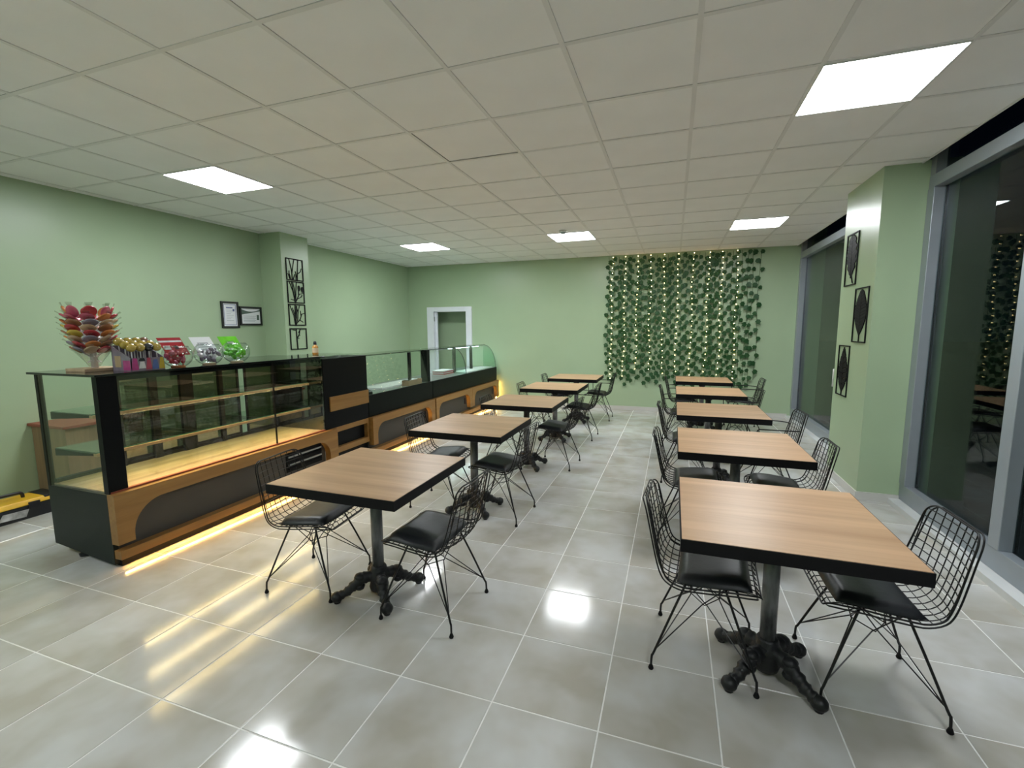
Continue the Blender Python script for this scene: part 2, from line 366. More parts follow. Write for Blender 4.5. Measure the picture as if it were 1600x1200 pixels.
def foot_mesh(a):
    c, s = math.cos(a), math.sin(a)
    mb = MB(); P = sm([(.035,0,.115),(.09,0,.112),(.14,0,.080),(.185,0,.050),(.235,0,.036)], 5); n = len(P)
    rr = [.036-.014*(k/(n-1))+.004*math.sin(k*1.9) for k in range(n)]
    mb.tube([(p.x*c, p.x*s, p.z) for p in P], rr, 8)
    mb.ball((.235*c, .235*s, .034), .031, 10, 7, (1.1,1.1,1.0)); mb.ball((.105*c, .105*s, .125), .028, 8, 6, (1.25,1.25,.8))
    mb.ball((.11*c, .11*s, .068), .026, 8, 6, (1.2,1.2,.9))
    mb.lathe([(.018,0),(.02,.008),(.016,.02)], (.235*c, .235*s, 0), 10)
    return mb.mesh('claw_foot', 'cast_iron', True)
m_feet = [foot_mesh(PI/4+k*PI/2) for k in range(4)]
ORD = ['fifth', 'fourth', 'third', 'second', 'first']
def table(x, y, label, group, rz=0):
    t = thing('pedestal_table', label, 'table', (x, y, 0), group, rz)
    for n, m in (('tabletop', m_top), ('edge_band', m_edge), ('underside', m_under), ('mounting_plate', m_plate), ('pole', m_pole), ('hub', m_hub)): link(n, m, t)
    for m in m_feet: link('claw_foot', m, t)
    return t
RY = [.50, 1.81, 3.14, 4.55, 5.94]; LY = [.48, 1.82, 3.15, 4.50, 5.80]; LX = [.745, .77, .82, .81, .85]
for k in range(5):
    table(2.78, RY[k], f'wood-topped pedestal table, {ORD[k]} from the ivy wall in the window row', 'pedestal tables in two rows')
    table(LX[k], LY[k], f'wood-topped pedestal table, {ORD[k]} from the back wall in the counter row', 'pedestal tables in two rows')
# ------------------------------------------------------------------ wire chairs (front towards +x, origin on the floor)
prof = sm([(.212,0,.408),(.205,0,.424),(.175,0,.432),(.10,0,.430),(0,0,.420),(-.10,0,.413),(-.16,0,.420),(-.200,0,.448),(-.220,0,.50),(-.238,0,.58),(-.258,0,.68),(-.278,0,.775)], 6)
L = [0]
for a, b_ in zip(prof[:-1], prof[1:]): L.append(L[-1]+(b_-a).length)
LT = L[-1]
def pat(s):
    s = min(max(s, 0), LT)
    for i in range(len(L)-1):
        if s <= L[i+1]:
            f = (s-L[i])/max(L[i+1]-L[i], 1e-9); return prof[i].lerp(prof[i+1], f)
    return prof[-1]
def pnorm(s):
    t = (pat(s+.008)-pat(s-.008)).normalized(); return Vector((-t.z, 0, t.x)) * -1   # towards the sitter
def wid(s):
    t = s/LT; base = .222-.012*max(0, .25-t)*4-.038*max(0, (t-.45)/.55)
    for d, r in ((s, .07), (LT-s, .055)):
        if d < r: base = base-r+math.sqrt(max(0, r*r-(r-d)**2))
    return base
def surf(s, y, inset=0):
    p = pat(s); n = pnorm(s); t = s/LT; k = abs(y)/.222
    back = min(1, max(0, (t-.42)/.15)); lift = (.014*(1-back)+.040*back)*k**2.2
    p = p+n*(lift-inset); return (p.x, y, p.z)
shell = MB()
for k in range(-4, 5):
    y0 = k*.0465; S = [s for s in np.linspace(0, LT, 90) if wid(s) >= abs(y0)]
    shell.tube([surf(s, y0, .002) for s in np.linspace(S[0], S[-1], 34)], .0026, 4)
for s in np.linspace(.028, LT-.028, 21):
    wv = wid(s); shell.tube([surf(s, u*wv) for u in np.linspace(-1, 1, 9)], .0026, 4)
m_shell = shell.mesh('wire_grid', 'black_metal')
def loop(scale, inset):
    R = []; S = np.linspace(0, LT, 60); s2 = LT*(1-np.cos(np.linspace(0, PI, 64)))/2
    for s in s2: R.append(surf(s, wid(s)*scale, inset))
    for s in s2[::-1]: R.append(surf(s, -wid(s)*scale, inset))
    out = [R[0]]
    for p in R[1:]:
        if (Vector(p)-Vector(out[-1])).length > .004: out.append(p)
    return out
m_rim = MB().tube(loop(1, 0), .0038, 6, True).tube(loop(.985, .016), .0034, 6, True).mesh('rim', 'black_metal', True)
# cushion
cu = MB(); nx, ny = 14, 14; TOP = []; BOT = []
for i in range(nx+1):
    for j in range(ny+1):
        u, v = 2*i/nx-1, 2*j/ny-1
        s = .045+(.345-.045)*(i/nx); y = v*(.203-.012*abs(u))
        e = (1-abs(u)**6)*(1-abs(v)**6); th = .038*max(e, 0)**.35
        p = Vector(surf(s, y)); n = pnorm(s)
        TOP.append(p+n*(.006+th)); BOT.append(p+n*.004)
F = []
for i in range(nx):
    for j in range(ny):
        a = i*(ny+1)+j; F += [(a, a+1, a+ny+2, a+ny+1)]
N0 = len(TOP)
FB = [tuple(k+N0 for k in q[::-1]) for q in F]
edge = [i*(ny+1) for i in range(nx+1)]+[nx*(ny+1)+j for j in range(1, ny+1)]+[i*(ny+1)+ny for i in range(nx-1, -1, -1)]+[j for j in range(ny-1, 0, -1)]
FE = [(edge[k], edge[(k+1) % len(edge)], edge[(k+1) % len(edge)]+N0, edge[k]+N0) for k in range(len(edge))]
m_cush = MB().add(TOP+BOT, F+FB+FE).mesh('seat_cushion', 'leather', True)
def leg_mesh(sx, sy):
    return MB().tube(sm([(.078*sx, .135*sy, .412), (.145*sx, .175*sy, .24), (.203*sx, .207*sy, .085), (.212*sx, .212*sy, .065), (.214*sx, .214*sy, .012)], 4), .0055, 7).mesh('leg', 'black_metal', True)
m_legs = [leg_mesh(a, b_) for a in (-1, 1) for b_ in (-1, 1)]
m_gl = [MB().lathe([(.010,0),(.0125,.006),(.009,.016),(.006,.024)], (.214*a, .214*b_, 0), 10).mesh('glide', 'black_edge', True) for a in (-1, 1) for b_ in (-1, 1)]
def brace(sx, sy):
    P = (.198*sx, .202*sy, .095); mb = MB()
    mb.tube([P, (.062*sx, .012*sy, .285), (.078*sx, -.135*sy, .408)], .0028, 5); mb.tube([P, (.012*sx, .085*sy, .285), (-.078*sx, .135*sy, .408)], .0028, 5)
    return mb.mesh('brace', 'black_metal')
m_br = [brace(a, b_) for a in (-1, 1) for b_ in (-1, 1)]
uf = MB().tube([(.062,0,.285),(0,.085,.285),(-.062,0,.285),(0,-.085,.285)], .0028, 5, True)
uf.tube([(.078,.135,.410),(.078,-.135,.410)], .0045, 6); uf.tube([(-.078,.135,.410),(-.078,-.135,.410)], .0045, 6)
m_uf = uf.mesh('under_frame', 'black_metal')
def arm_mesh(s):
    return MB().tube(sm([(-.225, .18*s, .625), (-.20, .215*s, .635), (-.10, .235*s, .640), (.08, .238*s, .640), (.125, .236*s, .636), (.135, .232*s, .60), (.13, .222*s, .43)], 5), .0055, 7).mesh('armrest', 'black_metal', True)
m_arm = [arm_mesh(1), arm_mesh(-1)]
def chair(x, y, rz, label, arms=False):
    t = thing('wire_armchair' if arms else 'wire_chair', label, 'chair', (x, y, 0), 'wire chairs at the tables', rz)
    link('wire_grid', m_shell, t); link('rim', m_rim, t); link('seat_cushion', m_cush, t); link('under_frame', m_uf, t)
    for k in range(4): l = link('leg', m_legs[k], t); link('glide', m_gl[k], l); link('brace', m_br[k], t)
    if arms:
        for m in m_arm: link('armrest', m, t)
R_ = math.radians
CH = [('w', 0, 'a', 2.52, .557, -4, 0), ('w', 0, 'o', 3.175, .59, 180, 0), ('c', 0, 'o', .305, .495, 6, 0), ('c', 0, 'a', 1.125, .475, 178, 0),
      ('w', 1, 'a', 2.50, 1.90, -1, 0), ('w', 1, 'o', 3.09, 1.88, 179, 0), ('c', 1, 'o', .42, 1.90, 4, 0), ('c', 1, 'a', 1.02, 1.82, 177, 0),
      ('w', 2, 'a', 2.485, 3.25, 0, 0), ('w', 2, 'o', 3.20, 3.09, 182, 1), ('c', 2, 'o', .57, 3.20, 5, 0), ('c', 2, 'a', 1.12, 3.34, 176, 0),
      ('w', 3, 'a', 2.46, 4.74, 1, 1), ('w', 3, 'o', 3.13, 4.70, 181, 1), ('c', 3, 'o', .56, 4.52, 3, 0), ('c', 3, 'a', 1.12, 4.75, 178, 1),
      ('w', 4, 'a', 2.51, 5.85, 0, 1), ('w', 4, 'o', 3.36, 6.0, 180, 1), ('c', 4, 'o', .55, 5.82, 3, 1), ('c', 4, 'a', 1.16, 6.18, 180, 1)]
for row, k, side, x, y, r, arms in CH:
    nm = 'black wire armchair' if arms else 'black wire chair'
    if row == 'w': lab = f"{nm} on the {'aisle' if side == 'a' else 'window'} side of the window-row table {ORD[k]} from the ivy wall"
    else: lab = f"{nm} on the {'aisle' if side == 'a' else 'counter'} side of the counter-row table {ORD[k]} from the back wall"
    chair(x, y, R_(r), lab, bool(arms))
# ------------------------------------------------------------------ display case
def nframe(y0, y1, zb, zt, ll, lr, rail, rad, rr):
    yz = [(y0, zb), (y0+ll, zb)]; zi = zt-rail
    for k in range(13): a = PI-k/12*PI/2; yz.append((y0+ll+rad+rad*math.cos(a), zi-rad+rad*math.sin(a)))
    for k in range(13): a = PI/2-k/12*PI/2; yz.append((y1-lr-rr+rr*math.cos(a), zi-rr+rr*math.sin(a)))
    yz += [(y1-lr, zb), (y1, zb), (y1, zt), (y0, zt)]
    return yz
def front(parent, y0, y1, **kw):
    a = dict(ll=.10, lr=.12, rail=.09, rad=.20, rr=.16); a.update(kw)
    mb = MB().prism(nframe(y0, y1, .165, .50, **a), lambda p, q: Vector((-1.066, p, q)), (.066, 0, 0))
    part('wood_front', mb, 'front_wood', parent)
X0, X1, XB = -1.69, -1.05, -1.07
c = thing('display_case', 'long glass display case with warm lit shelves and wood front panel', 'display case', (-1.37, 1.14, 0))
bd = MB().prism([(X0, .080), (XB, .020), (XB, .495), (X0, .495)], lambda p, q: Vector((p, .16, q)), (0, .03, 0)); bd.box(X0, XB-.02, .19, 2.12, .09, .495)
part('base_cabinet', bd, 'case_body', c)
part('inset_panel', B(XB-.02, XB, .19, 2.12, .09, .495), 'inset_grey', c)
part('plinth', B(XB-.05, -1.05, .19, 2.24, .002, .09), 'black_edge', c)
front(c, .155, 2.24)
part('wood_strip', B(XB-.005, -1.005, .165, 2.24, .060, .118), 'front_wood', c, bevel=.002)
part('led_strip', B(-1.047, -1.045, .20, 2.22, .048, .058), 'led_floor', c); part('led_channel', B(-1.05, -1.047, .19, 2.23, .046, .060), 'black_edge', c)
for k in range(5): part('vent_slat', B(-1.068, -1.052, 1.62, 2.05, .225+k*.038, .239+k*.038), 'steel' if k in (1,3) else 'black_edge', c)
part('vent_backing', B(-1.07, -1.064, 1.60, 2.06, .20, .405), 'black_gloss', c)
for fy in (.21, 1.95): part('foot', MB().lathe([(.03,0),(.035,.02),(.02,.03),(.02,.09)], (-1.47, fy, 0), 14), 'black_plastic', c, True)
part('deck', B(X0+.01, X1-.02, .18, 2.11, .497, .507), 'deck_wood', c)
part('front_sill', B(X1-.025, X1+.003, .17, 2.12, .497, .512), 'red_edge', c)
part('corner_post', MB().box(-1.095, -1.05, .16, .172, .50, 1.262).box(-1.060, -1.05, .172, .272, .50, 1.262), 'black_gloss', c)
part('rear_post', B(X0, X0+.028, .16, .19, .495, 1.262), 'black_gloss', c)
part('rear_post', B(X0, X0+.028, 2.09, 2.12, .495, 1.262), 'black_gloss', c)
part('side_glass', B(X0+.028, -1.095, .163, .171, .497, 1.262), 'clear_glass', c)
part('front_glass', B(-1.058, -1.050, .272, 1.50, .512, 1.262), 'clear_glass', c); part('front_glass', B(-1.058, -1.050, 1.508, 2.12, .512, 1.262), 'clear_glass', c)
part('glass_joint', B(-1.064, -1.050, 1.500, 1.508, .512, 1.262), 'black_edge', c)
part('far_side_panel', B(X0, X1-.01, 2.108, 2.12, .495, 1.262), 'smoked_glass', c)
part('top_slab', B(X0-.03, X1+.035, .135, 2.125, 1.262, 1.277), 'black_glass', c, bevel=.002)
part('edge_rail', B(-1.075, -1.062, .272, 2.10, 1.225, 1.262), 'black_edge', c)
for z in (1.0, .745):
    s = part('glass_shelf', B(X0+.055, -1.215, .20, 2.09, z, z+.008), 'shelf_glass', c)
    part('light_rail', B(-1.236, -1.202, .20, 2.09, z-.020, z-.001), 'tan_rail', c); part('glass_edge', B(-1.2155, -1.2135, .20, 2.09, z, z+.008), 'green_edge', s)
    part('led_strip', B(-1.230, -1.208, .22, 2.07, z-.0210, z-.020), 'led_warm', c)
    for y in (.215, .85, .93, 1.50, 2.07): part('shelf_bracket', MB().prism([(X0+.03, z-.05), (X0+.03, z), (-1.23, z), (-1.23, z-.016)], lambda p, q, yy=y: Vector((p, yy+.008, q)), (0, -.016, 0)), 'black_edge', c)
part('led_strip', B(-1.230, -1.208, .28, 2.07, 1.2590, 1.2615), 'led_warm', c)
for y, hw_ in ((.60, .02), (.86, .03), (1.13, .055), (1.45, .02)): part('rear_upright', B(X0+.03, X0+.06, y-hw_, y+hw_, .507, 1.262), 'black_edge', c)
def rdoor(y0, y1, x):
    o = part('rear_door', B(x, x+.006, y0+.02, y1-.02, .55, 1.235), 'smoked_glass', c)
    part('door_frame', MB().box(x-.004, x+.012, y0, y0+.02, .53, 1.255).box(x-.004, x+.012, y1-.02, y1, .53, 1.255).box(x-.004, x+.012, y0+.02, y1-.02, .53, .55).box(x-.004, x+.012, y0+.02, y1-.02, 1.235, 1.255), 'black_edge', o)
rdoor(.62, 1.18, X0+.004); rdoor(1.12, 1.66, X0+.022); rdoor(1.74, 2.09, X0+.004)
part('rear_track', B(X0, X0+.045, .19, 2.09, .507, .53), 'black_edge', c)
# ------------------------------------------------------------------ cash desk
t = thing('cash_desk', 'tall black cash desk with a wooden inset strip beside the display case', 'cash desk', (-1.37, 2.485, 0))
part('body', B(X0, -1.052, 2.128, 2.845, .50, 1.245), 'black_gloss', t, bevel=.003)
part('wood_inset', B(-1.052, -1.038, 2.20, 2.845, .685, .84), 'front_wood', t)
part('upper_rail', B(-1.10, -1.052, 2.245, 2.845, .445, .50), 'front_wood', t); part('lower_rail', B(-1.10, -1.052, 2.245, 2.845, .215, .275), 'front_wood', t)
part('recess_panel', B(-1.13, -1.10, 2.245, 2.845, .03, .50), 'black_gloss', t)
part('end_stile', B(-1.10, -1.052, 2.815, 2.845, .275, .445), 'front_wood', t)
part('top_glass', B(-1.62, -1.12, 2.25, 2.80, 1.262, 1.270), 'clear_glass', t); part('glass_spacer', B(-1.60, -1.56, 2.5, 2.54, 1.245, 1.262), 'steel', t); part('glass_spacer', B(-1.20, -1.16, 2.5, 2.54, 1.245, 1.262), 'steel', t)
# ------------------------------------------------------------------ low glass counters
def counter(name, label, ya, yb, mods):
    o = thing(name, label, 'counter', (-1.37, (ya+yb)/2, 0))
    part('cabinet', B(-1.72, XB-.01, ya, yb, .09, .735), 'case_body', o)
    part('fascia', B(XB-.01, X1, ya+.002, yb-.002, .505, .765), 'case_black', o, bevel=.004)
    part('work_top', B(-1.72, XB-.01, ya, yb, .735, .763), 'steel', o)
    part('inset_panel', B(XB-.01, XB, ya, yb, .09, .505), 'inset_grey', o)
    part('plinth', B(XB-.05, -1.05, ya, yb, .002, .09), 'black_edge', o)
    for (a, b_) in mods:
        front(o, a, b_, ll=.09, lr=.10, rad=.14, rr=.15, rail=.085)
        part('wood_strip', B(XB-.005, -1.005, a, b_, .060, .118), 'front_wood', o, bevel=.002)
        part('led_strip', B(-1.047, -1.045, a+.02, b_-.02, .048, .058), 'led_floor', o); part('led_channel', B(-1.05, -1.047, a, b_, .046, .060), 'black_edge', o)
        part('led_shield', B(-1.07, -1.046, b_-.200, b_-.196, .24, .35), 'inset_grey', o); part('end_led', B(-1.068, -1.050, b_-.196, b_-.194, .245, .345), 'led_end', o)  # small plate added to screen the end strip from the camera side
    return o
c2 = counter('glass_counter', 'low black counter with flat glass screen next to the cash desk', 2.85, 4.40, [(2.855, 4.375)])
part('screen_glass', MB().prism([(-1.075, .765), (-1.067, .765), (-1.137, 1.225), (-1.145, 1.225)], lambda p, q: Vector((p, 2.86, q)), (0, 1.44, 0)), 'clear_glass', c2)
part('top_glass', B(-1.55, -1.13, 2.86, 4.30, 1.225, 1.233), 'clear_glass', c2)
part('glass_post', B(-1.135, -1.105, 3.86, 3.905, .763, 1.225), 'black_edge', c2)
part('end_panel', B(-1.19, -1.085, 4.31, 4.395, .763, 1.235), 'case_black', c2); part('glass_edge', B(-1.150, -1.126, 2.86, 4.30, 1.2331, 1.2385), 'dark_edge', c2)
c3 = counter('curved_glass_counter', 'low black counter with curved glass hood ending at the back wall', 4.405, 7.06, [(4.41, 5.74), (5.745, 7.055)])
def curve(n=12): return [(-1.062-.26*(1-math.cos(k/n*PI/2))**1.05, .765+.45*math.sin(k/n*PI/2)) for k in range(n+1)]
def hood(y0, y1):
    o = curve(); i = [(p[0]-.008, p[1]-.006) for p in o][::-1]
    return MB().prism(o+i, lambda p, q: Vector((p, y1, q)), (0, y0-y1, 0))
part('curved_glass', hood(4.42, 5.62), 'clear_glass', c3); part('curved_glass', hood(5.63, 7.03), 'clear_glass', c3)
cg = [(p[0]-.010, p[1]-.008) for p in curve()]
for y in (5.62, 7.035): part('end_glass', MB().prism(cg+[(-1.33, .763), (-1.08, .763)], lambda p, q, yy=y: Vector((p, yy, q)), (0, -.008, 0)), 'shelf_glass', c3); part('end_seal', MB().tube([(p[0], y-.004, p[1]) for p in curve()], .0045, 5), 'black_edge', c3)
part('top_glass', B(-1.70, -1.318, 4.42, 7.03, 1.208, 1.216), 'clear_glass', c3); part('glass_edge', B(-1.33, -1.30, 4.42, 7.03, 1.2162, 1.221), 'dark_edge', c3)
for y in (5.72, 6.45): part('glass_post', B(-1.36, -1.325, y-.035, y+.035, .763, 1.208), 'black_edge', c3)
part('lamp_rail', B(-1.44, -1.41, 5.66, 7.0, 1.19, 1.207), 'steel', c3); part('lamp_strip', B(-1.438, -1.412, 5.68, 6.98, 1.186, 1.19), 'led_cool', c3)
part('end_led', B(-1.075, -1.060, 7.060, 7.063, .12, .45), 'led_glow', c3)
# ------------------------------------------------------------------ things on the counters
single('display_tray', MB().box(-1.50, -1.20, 3.35, 4.25, .763, .780).box(-1.50, -1.20, 3.35, 4.25, .780, .787), 'white_plastic', 'flat white tray lying behind the flat glass screen', 'tray', org=(-1.35, 3.8, .763), bevel=.004)
t = thing('cardboard_box', 'small brown cardboard box with white paper on the counter', 'box', (-1.14, 3.98, .763))
bx = MB(); bx.box(-1.195, -1.09, 3.80, 4.16, .763, .767)
for q in ((-1.195, -1.19, 3.80, 4.16), (-1.095, -1.09, 3.80, 4.16), (-1.19, -1.095, 3.80, 3.805), (-1.19, -1.095, 4.155, 4.16)): bx.box(q[0], q[1], q[2], q[3], .767, .835)
part('carton', bx, 'card', t); part('paper_sheet', B(-1.185, -1.10, 3.86, 4.06, .835, .841), 'paper', t)
t = thing('card_terminal', 'small dark card terminal beside the cash desk', 'card terminal', (-1.13, 2.95, .763))
part('body', MB().prism([(-1.18, .763), (-1.09, .763), (-1.09, .795), (-1.18, .835)], lambda p, q: Vector((p, 2.995, q)), (0, -.085, 0)), 'black_plastic', t, bevel=.004); part('screen', B(-1.176, -1.150, 2.92, 2.985, .824, .8345), 'print_grey', t)
for k, (mt, dx) in enumerate((('white_plastic', 0), ('candy_red', .01), ('paper', -.008), ('candy_pink', .006), ('paper', 0))):
    single('folder', B(-1.50+dx, -1.28+dx, 5.20, 5.56, .763+k*.016, .7775+k*.016), mt, ['white folder at the bottom of the stack by the curved glass', 'red folder in the stack by the curved glass', 'pale folder in the middle of the stack by curved glass', 'pink folder in the stack by the curved glass', 'white paper pad on top of the stack by curved glass'][k], 'folder', 'stack of folders on the counter', org=(-1.35, 5.24, .763+k*.016))
for k in range(3): single('display_plate', B(-1.40, -1.12, 5.70+k*.45, 6.10+k*.45, .763, .777), 'white_plastic', ['white serving plate under the curved hood, next to the stacked folders', 'white serving plate under the curved hood, between two others', 'white serving plate under the curved hood, closest to the back wall'][k], 'plate', 'white plates under the curved glass', org=(-1.26, 5.9+k*.45, .763), bevel=.004)
# bottle on the cash desk
t = thing('pump_bottle', 'amber bottle with black cap on the cash desk', 'bottle', (-1.38, 2.40, 1.270)); q = (-1.38, 2.40, 1.270)
part('body', MB().lathe([(.028,0),(.032,.006),(.032,.085),(.024,.10),(.014,.106),(.014,.115)], q, 18), 'amber', t, True); part('label', MB().lathe([(.0326,.025),(.0326,.075)], q, 18, False), 'label_cream', t, True); part('cap', MB().lathe([(.017,.112),(.018,.118),(.016,.14),(.010,.15)], q, 14), 'black_plastic', t, True)
# lollipop stand
ZT = 1.277; LC = (-1.385, .345)
t = thing('lollipop_stand', 'wooden lollipop stand on the display case', 'display stand', (LC[0], LC[1], ZT))
part('base', B(LC[0]-.10, LC[0]+.10, LC[1]-.115, LC[1]+.115, ZT, ZT+.022), 'base_wood', t, bevel=.003)
part('post', MB().lathe([(.020,.022),(.018,.16),(.016,.36)], (*LC, ZT), 12), 'candy_white', t, True)
part('wrapper_cone', MB().lathe([(.03,.03),(.045,.06),(.10,.135),(.125,.155)], (*LC, ZT), 20, False), 'cellophane', t, True)
cols = ['candy_red', 'candy_orange', 'candy_cream', 'candy_brown', 'candy_brown', 'candy_violet', 'candy_yellow', 'candy_cream']
NM = {'candy_red': 'red', 'candy_orange': 'orange', 'candy_cream': 'cream', 'candy_brown': 'brown', 'candy_pink': 'pink', 'candy_violet': 'grey violet', 'candy_yellow': 'yellow'}
lm = {}
TIER = ['first', 'second', 'third', 'fourth', 'fifth', 'sixth', 'seventh', 'top']
def lolly_meshes(cn):
    if cn not in lm:
        dd = MB().lathe([(.010,-.006),(.036,-.0055),(.041,0),(.036,.0055),(.010,.006)], (0,0,0), 18).mesh('candy_disc', cn, True)
        sw = MB().tube([(.006*k**.9*math.cos(k*.75), .006*k**.9*math.sin(k*.75), .0055-.00003*k*k) for k in range(1, 8)], .003, 5).mesh('swirl', 'candy_white' if cn != 'candy_cream' else 'candy_red')
        wr = MB().prism([(.036,-.012),(.062,-.022),(.062,.022),(.036,.012)], lambda p, q: Vector((p, q, 0)), (0,0,.003)).mesh('wrapper_tail', 'cellophane')
        lm[cn] = (dd, sw, wr)
    return lm[cn]
st = MB().tube([(-.15,0,0),(-.035,0,0)], .0028, 6).mesh('stick', 'candy_white')
for tier in range(8):
    zz = ZT+.145+tier*.036; rad = .085+.010*min(tier, 3); n = 8
    for k in range(n):
        a = 2*PI*(k+.5*(tier % 2)*.3)/n+.2
        cn = cols[(tier*3+k*2+random.randrange(2)) % len(cols)] if tier < 6 else random.choice(['candy_red', 'candy_pink', 'candy_red', 'candy_orange'])
        o = thing('lollipop', f'wrapped {NM[cn]} disc lollipop in the {TIER[tier]} tier above the lollipop stand base', 'lollipop', (LC[0]+rad*math.cos(a), LC[1]+rad*math.sin(a), zz), 'lollipops on the stand')
        o.rotation_euler = Euler((random.uniform(-.25,.25), -.62 if tier < 7 else -1.2, a), 'XYZ')
        d_, s_, w_ = lolly_meshes(cn); link('candy_disc', d_, o); link('swirl', s_, o); link('stick', st, o); link('wrapper_tail', w_, o)
# printed candy box with round candy heads
bx0, bx1, by0, by1 = -1.27, -1.08, .385, .60
t = thing('candy_box', 'colourful printed cardboard candy box on the display case', 'box', (-1.175, .49, ZT))
part('tray', MB().box(bx0, bx1, by0, by1, ZT, ZT+.006).box(bx1-.005, bx1, by0, by1, ZT+.006, ZT+.085).box(bx0, bx0+.005, by0, by1, ZT+.006, ZT+.17).prism([(bx0,ZT+.006),(bx1,ZT+.006),(bx1,ZT+.085),(bx0,ZT+.17)], lambda p, q: Vector((p, by0+.005, q)), (0,-.005,0)).prism([(bx0,ZT+.006),(bx1,ZT+.006),(bx1,ZT+.085),(bx0,ZT+.17)], lambda p, q: Vector((p, by1, q)), (0,-.005,0)), 'candy_violet', t)
for k, (a, b_, z0, z1, m) in enumerate([(0,.045,.0,.085,'candy_magenta'),(.045,.09,.01,.06,'candy_white'),(.09,.13,.0,.085,'candy_pink'),(.13,.175,.0,.07,'candy_blue'),(.175,.215,.0,.085,'candy_yellow'),(.045,.09,.06,.085,'candy_dark')]):
    part('printed_patch', MB().prism([(by0+a, ZT+.004+z0), (by0+b_, ZT+.004+z0), (by0+b_-.008, ZT+z1), (by0+a+.012, ZT+z1)], lambda p, q: Vector((bx1, p, q)), (.0012,0,0)), m, t)
for k, (a, b_, z0, z1, m) in enumerate([(.03,.09,.02,.10,'candy_cream'),(.11,.18,.0,.07,'candy_magenta')]):
    part('printed_patch', MB().prism([(bx0+a, ZT+.004+z0), (bx0+b_, ZT+.004+z0), (bx0+b_, ZT+z1), (bx0+a, ZT+z1)], lambda p, q: Vector((p, by0, q)), (0,-.0012,0)), m, t)
k = 0
for yy in (.415, .47, .525, .575):
    for xx in (-1.235, -1.175, -1.115):
        m, nm = [('candy_yellow','yellow'), ('candy_yellow','yellow'), ('candy_dark','dark'), ('candy_brown','brown')][(k+(yy > .5)*2) % 4 if yy > .5 else 0]; k += 1
        z = ZT+.155+(.04 if xx < -1.2 else .018 if xx < -1.15 else 0)
        o = thing('candy_pop', f'round {nm} candy pop in the {"wall-side" if xx < -1.2 else "middle" if xx < -1.15 else "aisle-side"} row of the printed box', 'candy', (xx, yy, ZT+.006), 'candy pops in the printed box')
        part('head', MB().ball((xx, yy, z), .029, 12, 8, (1,1,.95)), m, o, True); part('stick', MB().tube([(xx, yy, ZT+.008), (xx, yy, z-.02)], .004, 6), 'candy_white', o)
        part('wrapper', MB().ball((xx, yy, z), .032, 12, 8, (1,1,.98)), 'cellophane', o, True)
# candy bowls and signs
def bowl(y, r, m1, m2, cn, cardmat, cl, lines):
    x = -1.14; z = ZT+r*.86
    o = thing('candy_bowl', f'round clear bowl of {cn} candies on the display case', 'bowl', (x, y, ZT))
    P = [(r*math.sin(a)*1.0, z-ZT-r*.92*math.cos(a)) for a in np.linspace(.42, 2.35, 16)]; pi_ = [(p[0]-.004, p[1]) for p in P[::-1]]
    part('glass', MB().lathe(P+pi_[:-1], (x, y, ZT), 28, True), 'bowl_glass', o, True)
    part('rim', MB().tube([(x+P[-1][0]*math.cos(a), y+P[-1][0]*math.sin(a), ZT+P[-1][1]) for a in np.linspace(0, 2*PI, 24, False)], .004, 6, True), 'bowl_glass', o, True)
    part('foot_ring', MB().lathe([(r*.45,0),(r*.47,.006),(r*.40,.012)], (x, y, ZT), 24), 'candy_orange' if cn == 'red' else 'label_cream', o, True)
    rr = random.Random(int(y*100)); pos = []
    for _ in range(4000):
        if len(pos) >= 17: break
        p = Vector((rr.uniform(-1,1), rr.uniform(-1,1), rr.uniform(-.72,.42)))*r*.78
        if Vector((p.x, p.y, p.z*1.1)).length < r*.74 and all((p-q).length > .034 for q in pos): pos.append(p)
    for k, p in enumerate(pos):
        q = (x+p.x, y+p.y, z+p.z*.9); M = Euler((rr.uniform(0,3), rr.uniform(0,3), rr.uniform(0,3))).to_matrix()
        body = MB().ball((0,0,0), .020, 10, 6, (1.15,.9,.75), M)
        e = MB()
        for s in (-1, 1):
            e.prism([(s*.020,-.002*s),(s*.034,-.012*s),(s*.034,.012*s),(s*.020,.002*s)], lambda u, v: M @ Vector((u, v, 0)), M @ Vector((0,0,.0015)))
        mm = m1 if k % 3 else m2
        cdy = thing('wrapped_candy', f'wrapped {cn} candy in its round bowl', 'candy', q, f'{cn} candies in the bowl')
        link('sweet', body.mesh('sweet', mm, True), cdy); link('wrapper_end', e.mesh('wrapper_end', mm), cdy)
    # sign card leaning behind the bowl
    s = thing('sign_card', cl, 'sign', (x-.14, y+.03, ZT)); xs = x-.13
    W2 = .088; sh = -.05; H0, H1 = .08, .215
    f = lambda p, q: Vector((xs-(q-.1)*.35, y+.075+p+(q-.16)*sh*6, ZT+q))
    part('card', MB().prism([(-W2, H0), (W2, H0), (W2, H1), (-W2, H1)], f, (.003,0,0)), cardmat, s)
    for (a, b_, u, v, m) in lines: part('print', MB().prism([(-W2+a, H0+u), (-W2+b_, H0+u), (-W2+b_, H0+v), (-W2+a, H0+v)], lambda p, q: f(p, q)+Vector((.003,0,0)), (.0006,0,0)), m, s)
    part('stand', MB().tube([f(0, .10), (xs-.02, y+.075, ZT+.004)], .004, 6), 'bowl_glass', s)
bowl(.735, .100, 'candy_red', 'candy_pink', 'red', 'candy_red', 'red sign card behind the bowl of red candies', [(0,.17,.10,.113,'candy_white'), (.01,.06,.045,.075,'candy_white'), (.09,.12,.045,.075,'candy_dark'), (.02,.16,.012,.022,'candy_white')])
